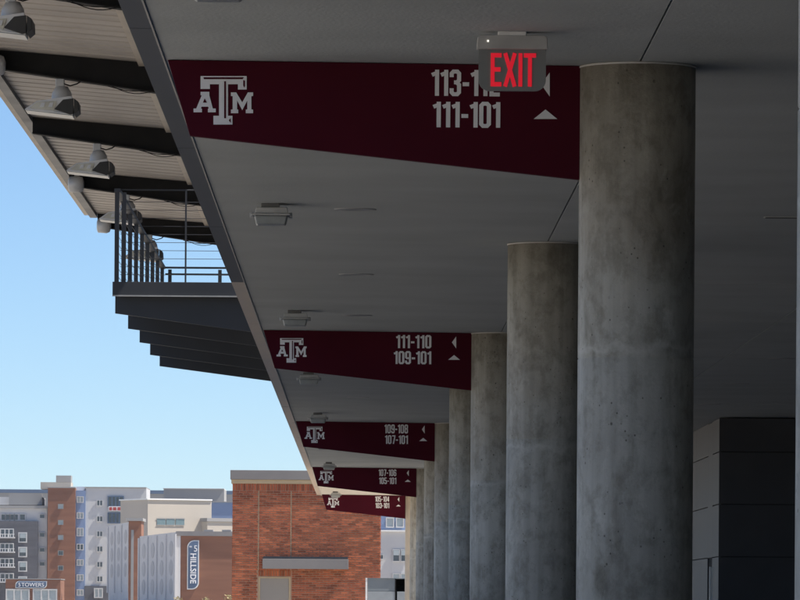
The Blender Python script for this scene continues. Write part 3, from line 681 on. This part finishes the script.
def bthing(name, px0, px1, D, depth, label):
    a, b, _, _ = px2(px0, px1, 590, 600, D)
    return thing(name, ((a + b) / 2, D + depth / 2, 0), label, 'building')
# slate clad block with balconies
b1 = bthing('apartment_block', -20, 47, DT, 20, 'slate and white apartment block with balconies at the left picture edge')
block('wall', M_rend, b1, -20, 47, 508, DT, 20)
block('slate_cladding', M_slate, b1, -20, 37.5, 521, DT - 1.2, 1.1)
block('roof_parapet', M_grey, b1, -20, 48, 505.5, DT - 0.6, 20, 508.3)
block('penthouse', M_rend, b1, -20, 42, 497, DT + 4, 12, 505)
block('roof_screen', M_grey, b1, 9, 42, 493.5, DT + 2, 1, 505)
for a, b in ((1.5, 5), (6, 9.5), (10.5, 14), (15, 18), (20, 25)): window(b1, a, b, 514.5, 520, DT)
for yy in (533.5, 548, 562.5, 577.5):
    window(b1, 19.5, 26, yy, yy + 8, DT - 1.2, M_glass, mull=0, t=0.25)
    block('window_blind', M_pale, b1, 19.8, 25.7, yy + 0.2, DT - 1.6, 0.1, yy + 4.5)
for yy in (536.5, 551, 566, 581):
    window(b1, 1, 13, yy - 7, yy + 0.5, DT - 1.2, M_glass, mull=2, t=0.2)
    bc = block('balcony', M_rend, b1, -3, 14.5, yy + 0.5, DT - 3.0, 1.75, yy + 1.7)
    rl = MB(); a, b, c, d = px2(-3, 14.5, yy - 2.6, yy + 0.4, DT - 3.0)
    x = a
    while x < b: rl.box(x, x + 0.12, DT - 3.0, DT - 2.9, c, d - 0.1); x += 0.55
    rl.box(a, b, DT - 3.02, DT - 2.88, d - 0.1, d)
    rl.build('railing', M_white, bc)
for yy in (514.5, 533, 548, 562): window(b1, 40, 44.5, yy, yy + 3.6, DT, t=0.12)
# brick stair tower
b2 = bthing('brick_tower', 47, 75, DT, 16, 'tall orange brick tower with small square windows, left background')
block('wall', M_oran, b2, 47.5, 75, 488, DT - 1.5, 16)
block('coping', M_grey, b2, 47, 75.5, 487, DT - 1.8, 16.5, 487.9)
block('roof_box', M_cream, b2, 40.5, 71, 482.2, DT + 4, 8, 489)
block('roof_tank', M_grey, b2, 56, 71, 475.5, DT + 6, 5, 482.1)
for yy in (504.5, 520.5, 535.5, 551, 566): window(b2, 58.5, 63, yy, yy + 4, DT - 1.5, M_glass if yy > 548 else M_pale, M_grey, t=0.1)
# white block with blue stair strip
b3 = bthing('apartment_block', 75, 146, DT, 20, 'white apartment block with blue window strip beside the orange tower')
block('wall', M_rend, b3, 85.3, 146, 488, DT, 20)
block('blue_strip', M_blue, b3, 75.3, 85.2, 490.5, DT - 0.4, 18)
block('parapet', M_grey, b3, 85, 146.3, 487, DT - 0.3, 20.4, 487.9)
block('roof_edge', M_white, b3, 70, 85, 486.6, DT + 2, 6, 490.4)
for yy, h, gm in ((497, 5, M_pale), (513, 5, M_pale), (528.5, 7, M_pale), (544.5, 5, M_glass), (560, 5, M_pale), (575, 5, M_pale), (590, 5, M_pale)):
    window(b3, 77.4, 83, yy, yy + h, DT - 0.4, gm, mull=1, t=0.14)
for yy in (500.5, 516.5, 531.5, 546.5, 562, 576.5): window(b3, 97.3, 102.3, yy, yy + 4.8, DT, mull=1, t=0.14)
window(b3, 129, 134, 502, 506.5, DT, t=0.14)
block('slate_base', M_slate, b3, 84.5, 109, 586, DT - 0.6, 0.5)
window(b3, 95, 102, 589, 597, DT - 0.6, M_pale, mull=1, t=0.2)
for yy in (497, 513.5):
    window(b3, 108.5, 123, yy, yy + 9, DT, M_glass, M_navy, mull=3, t=0.2)
bn = block('balcony_banner', M_white, b3, 108.5, 123, 506.3, DT - 0.5, 0.15, 511.2)
for a, b in ((109.3, 112), (113, 116.3), (117.5, 121.7)): block('banner_mark', M_red, bn, a, b, 507.2, DT - 0.56, 0.05, 510.4)
# dark blue strip behind
b4 = bthing('blue_roofed_block', -20, 250, 1350, 20, 'dark blue flat roofed block showing behind the other rooftops')
block('wall', M_grey, b4, -20, 250, 493, 1350, 20)
block('roof_band', M_navy, b4, -20.5, 250.5, 490, 1349.6, 20.8, 493.6)
# TOWERS podium
DPd = 1090.0
b5 = bthing('brick_podium', 6, 60, DPd, 14, 'low orange brick entrance block carrying the TOWERS sign')
block('wall', M_oran, b5, 5.5, 60.5, 579.5, DPd, 14)
block('coping', M_grey, b5, 5, 61, 578.6, DPd - 0.3, 14.6, 579.4)
window(b5, 7, 28.5, 590.2, 606, DPd, M_pale, mull=2, t=0.25); window(b5, 34, 56, 590.2, 606, DPd, M_pale, mull=2, t=0.25)
def badge(name, label, px0, px1, py0, py1, D, r, words, up=False):
    a, b, c, d = px2(px0, px1, py0, py1, D)
    t = thing(name, ((a + b) / 2, D, c), label, 'sign')
    def chamf(a, b, c, d, r):
        pts = [(a, c)] + [(b - r + r * math.cos(R(-90 + 15 * i)), c + r + r * math.sin(R(-90 + 15 * i))) for i in range(7)] + [(b, d)] + [(a + r + r * math.cos(R(90 + 15 * i)), d - r + r * math.sin(R(90 + 15 * i))) for i in range(7)]
        return pts
    MB().prism(chamf(a, b, c, d, r), D - 0.25, D - 0.01).build('border', M_white, t)
    k = 0.07 * min(b - a, d - c) + 0.02
    MB().prism(chamf(a + k, b - k, c + k, d - k, r - k * 0.6), D - 0.32, D - 0.2505).build('panel', M_navy, t)
    for (s, qx0, qx1, qy0, qy1, rot) in words:
        x0, x1, z0, z1 = px2(qx0, qx1, qy0, qy1, D)
        text('lettering', s, x0, x1, z0, z1, D - 0.33, M_letter, t, 0.0 if not rot else 0.02, 0.1, rot)
badge('building_sign', 'navy TOWERS sign with white outline on the low brick block', 15.5, 47, 581, 588.3, DPd, 0.8, [('5', 18.5, 20.5, 582.8, 586.6, 0), ('TOWERS', 21.5, 44, 582.8, 586.6, 0)])
# rear garage
def skew(name, mat, parent, near, far, pyn, depth_n, depth_f, z0=0.0, thick=0.6, dz=0.0):
    """wall running from a near corner to a far corner (px at their own distances)"""
    xa = P(near, 560, depth_n)[0]; xb = P(far, 560, depth_f)[0]; zt = P(near, pyn, depth_n)[1] + dz
    d = Vector((xb - xa, depth_f - depth_n)).normalized(); nrm = Vector((-d.y, d.x))
    if nrm.x > 0: nrm = -nrm
    A = Vector((xa, depth_n)); B = Vector((xb, depth_f))
    return MB().plan([A, B, B - nrm * thick, A - nrm * thick], z0, zt).build(name, mat, parent), A, B, nrm, zt
def garage_wall(parent, near, far, pyn, dn, df, ncol, zlow, nlev):
    w_, A, B, nr, zt = skew('precast_wall', M_pre, parent, near, far, pyn, dn, df)
    L_ = (B - A).length; d = (B - A) / L_
    for i in range(ncol + 1):
        p = A + d * (L_ * i / ncol); q = d * (L_ / ncol * 0.05)
        MB().plan([p - q, p + q, p + q + nr * 0.25, p - q + nr * 0.25], zlow, zt - 0.3).build('rib', M_pre, w_)
    for i in range(ncol):
        for lv in range(nlev):
            c = A + d * (L_ * (i + 0.5) / ncol); zc_ = zt - 2.6 - 3.05 * lv; ww = L_ / ncol * 0.19
            pts = [(c + d * (ww * math.cos(2 * math.pi * k / 16)), zc_ + 1.3 * math.sin(2 * math.pi * k / 16)) for k in range(16)]
            vs = [(p.x + nr.x * 0.02, p.y + nr.y * 0.02, z) for p, z in pts] + [(p.x + nr.x * 0.05, p.y + nr.y * 0.05, z) for p, z in pts]
            MB().add(vs, [tuple(range(16)), tuple(range(31, 15, -1))] + [(k, (k + 1) % 16, 16 + (k + 1) % 16, 16 + k) for k in range(16)]).build('oval_screen', M_oval, w_)
    return w_, A, B, nr, zt
DG = 1000.0
b6 = bthing('parking_garage', 108, 141, DG, 40, 'rear white parking garage with narrow brick corner tower')
garage_wall(b6, 129, 108.5, 522, DG, DG * 1.05, 3, 3.6, 3)
block('brick_corner', M_oran, b6, 128.5, 141, 521, DG - 1.5, 12)
block('cap', M_grey, b6, 126, 143, 518, DG - 2.2, 13, 520.9)
MB().box(P(128.5, 560, DG)[0] + 0.5, P(128.5, 560, DG)[0] + 1.0, DG - 1.6, DG - 1.501, 0, P(131, 530, DG)[1]).build('downpipe', M_grey, b6)
DF = 880.0
b7 = bthing('parking_garage', 139, 240, DF, 60, 'front parking garage with white patterned side and orange brick front')
garage_wall(b7, 176, 139.5, 532, DF, DF * 1.07, 4, 0.5, 3)
block('corner_pier', M_pre, b7, 174, 180.4, 532.5, DF - 0.2, 3)
block('brick_front', M_oran, b7, 180.5, 262, 536.2, DF, 30)
block('coping', M_coping, b7, 176, 262.5, 531.5, DF - 0.4, 31, 536.1)
for a in (204, 222): block('roof_unit', M_grey, b7, a, a + 9, 529.8, DF + 5, 4, 531.4)
badge('building_sign', 'tall navy sign reading 5 HILLSIDE on the orange brick front', 187.2, 199, 540.3, 589.5, DF, 1.1, [('5', 194, 197.3, 545.5, 551.6, 0), ('"', 189.6, 191.6, 546, 547.6, 0), ('HILLSIDE', 190.3, 196.3, 553.5, 583.5, -90)])
# cream building behind the garages
DC = 1080.0; PHI = R(25)                            # turned so that its long wall faces right, towards the sun
cx0 = P(147.5, 510, DC)[0]
b8 = thing('cream_building', (cx0, DC, 0), 'sunlit cream building with a strip of three windows above the garage', 'building')
def cblock(name, mat, px0, px1, py0, depth, py1=None, y=0.0, parent=b8):
    a, b, c, d = px2(px0, px1, py0, py1 or 600, DC)
    a = cx0 + (a - cx0) / math.cos(PHI) * (1.016 if a > cx0 else 1); b = cx0 + (b - cx0) / math.cos(PHI) * 1.016
    return MB().box(a, b, DC + y, DC + y + depth, c if py1 else 0.0, d).build(name, mat, parent)
cblock('wall', M_cream, 147.5, 209.5, 500, 14)
cblock('parapet', M_white, 146.8, 210, 498.6, 14.6, 499.9, -0.3)
M_teal = pmat('teal_glass', (0.15, 0.22, 0.24), rough=0.15)
for a in (156.5, 165.5, 174.8):
    wn = cblock('window', M_teal, a, a + 8.2, 518.8, 0.2, 524.6, -0.12)
    cblock('frame', M_grey, a - 0.5, a + 8.7, 518.1, 0.1, 518.75, -0.2, wn); cblock('frame', M_grey, a - 0.5, a + 8.7, 524.65, 0.1, 525.2, -0.2, wn)
cblock('low_wing', M_cream, 199.5, 262, 521.5, 3, None, -3.01)
cblock('wing_cap', M_grey, 198.8, 263, 518, 3.3, 521.4, -3.31)
b8.rotation_euler = (0, 0, PHI)
b9 = bthing('grey_block', 163, 226, 1180, 20, 'plain grey rooftop block behind the cream building')
block('wall', M_grey, b9, 163.3, 223.8, 489, 1180, 20)
block('coping', M_rend, b9, 163, 224.1, 488.3, 1179.7, 20.6, 488.9)
b10 = bthing('blue_wing', 209, 262, 1130, 20, 'blue walled block between cream building and red brick building')
block('wall', M_blue, b10, 209.7, 262, 502.5, 1130, 20)
block('coping', M_grey, b10, 209.4, 262.3, 501.7, 1129.7, 20.6, 502.4)
# apartment building seen between brick building and columns
DH = 900.0
b11 = bthing('apartment_block', 360, 440, DH, 20, 'blue and white apartment block glimpsed between brick building and columns')
block('wall', M_rend, b11, 352, 440, 531.5, DH, 20)
block('blue_upper_wall', M_blue, b11, 352, 440, 500, DH + 0.4, 19, 531.4)
block('ledge', M_white, b11, 351, 441, 530, DH - 0.5, 0.85, 531.6)
for a in (384, 392.8, 401.5):
    if a != 392.8:
        window(b11, a - 4.5 + 7.5 * (a < 390), a + 1.5 + 7.5 * (a < 390), 518.5, 526.5, DH + 0.4, M_pale, t=0.2)
for a in (393.3, 401.3):
    window(b11, a, a + 5.8, 550, 561, DH, M_glass, mull=0, t=0.12)
    block('transom', M_pale, b11, a + 0.1, a + 5.7, 550.2, DH - 0.4, 0.15, 555.3)
    window(b11, a, a + 5.8, 574, 580, DH, M_pale, t=0.12)
window(b11, 379.5, 383, 555, 558.8, DH, M_glass, t=0.12)

# ------------------------------------------------------------------ shrubs along the bottom edge, in front of the garage
def shrub(px, top, D, label, mat):
    x, zt = P(px, top, D)
    t = thing('shrub', (x, D, 0), label, 'shrub', 'shrubs in front of the garages')
    mb = MB(); hh = zt
    for k in range(9):
        a = random.uniform(0, 6.28); q = random.uniform(0.1, 0.4)
        mb.tube([(x, D, 0), (x + q * 0.4 * math.cos(a), D + q * 0.4 * math.sin(a), hh * 0.5), (x + q * math.cos(a), D + q * math.sin(a), hh * random.uniform(0.8, 0.95))], 0.012, 5)
    mb.build('stems', pmat('shrub_bark', (0.12, 0.09, 0.06)), t)
    lv = MB()
    for k in range(420):
        a = random.uniform(0, 6.28); u = random.random() ** 0.5; z = hh * (0.25 + 0.75 * random.random()); rr = 0.55 * u * math.sin(math.pi * min(0.97, z / hh * 0.8 + 0.12))
        c = Vector((x + rr * math.cos(a), D + rr * math.sin(a), z)); d = Vector((random.uniform(-1, 1), random.uniform(-1, 1), random.uniform(-0.2, 1.2))).normalized()
        e_ = d.cross(Vector((random.uniform(-1, 1), random.uniform(-1, 1), random.uniform(-1, 1)))).normalized(); s = random.uniform(0.04, 0.09)
        lv.add([c, c + d * s + e_ * s * 0.35, c + d * s * 2, c + d * s - e_ * s * 0.35], [(0, 1, 2, 3)])
    lv.build('foliage', mat, t)
for px, top, lb, m in ((178, 598, 'pale dry shrub tip at the foot of the white garage corner pier', M_dry),
                       (207, 598.5, 'pale dry shrub tip right of the HILLSIDE sign', M_dry),
                       (229, 595.5, 'taller yellowish shrub against the left edge of the red brick building', M_dry)):
    shrub(px, top, 250.0, lb, m)

# ------------------------------------------------------------------ thin daylight haze over the whole place
hz = bpy.data.materials.new('air_haze'); hz.use_nodes = True; hn = hz.node_tree; hn.nodes.clear()
ho = hn.nodes.new('ShaderNodeOutputMaterial'); pv = hn.nodes.new('ShaderNodeVolumePrincipled')
pv.inputs['Color'].default_value = (0.86, 0.92, 1.0, 1); pv.inputs['Density'].default_value = 0.00005; pv.inputs['Anisotropy'].default_value = 0.2
hn.links.new(pv.outputs[0], ho.inputs['Volume'])
hzo = MB().box(-3520, 3520, -620, 5020, -1.0, 34.0).build('haze', hz); hzo['kind'] = 'stuff'
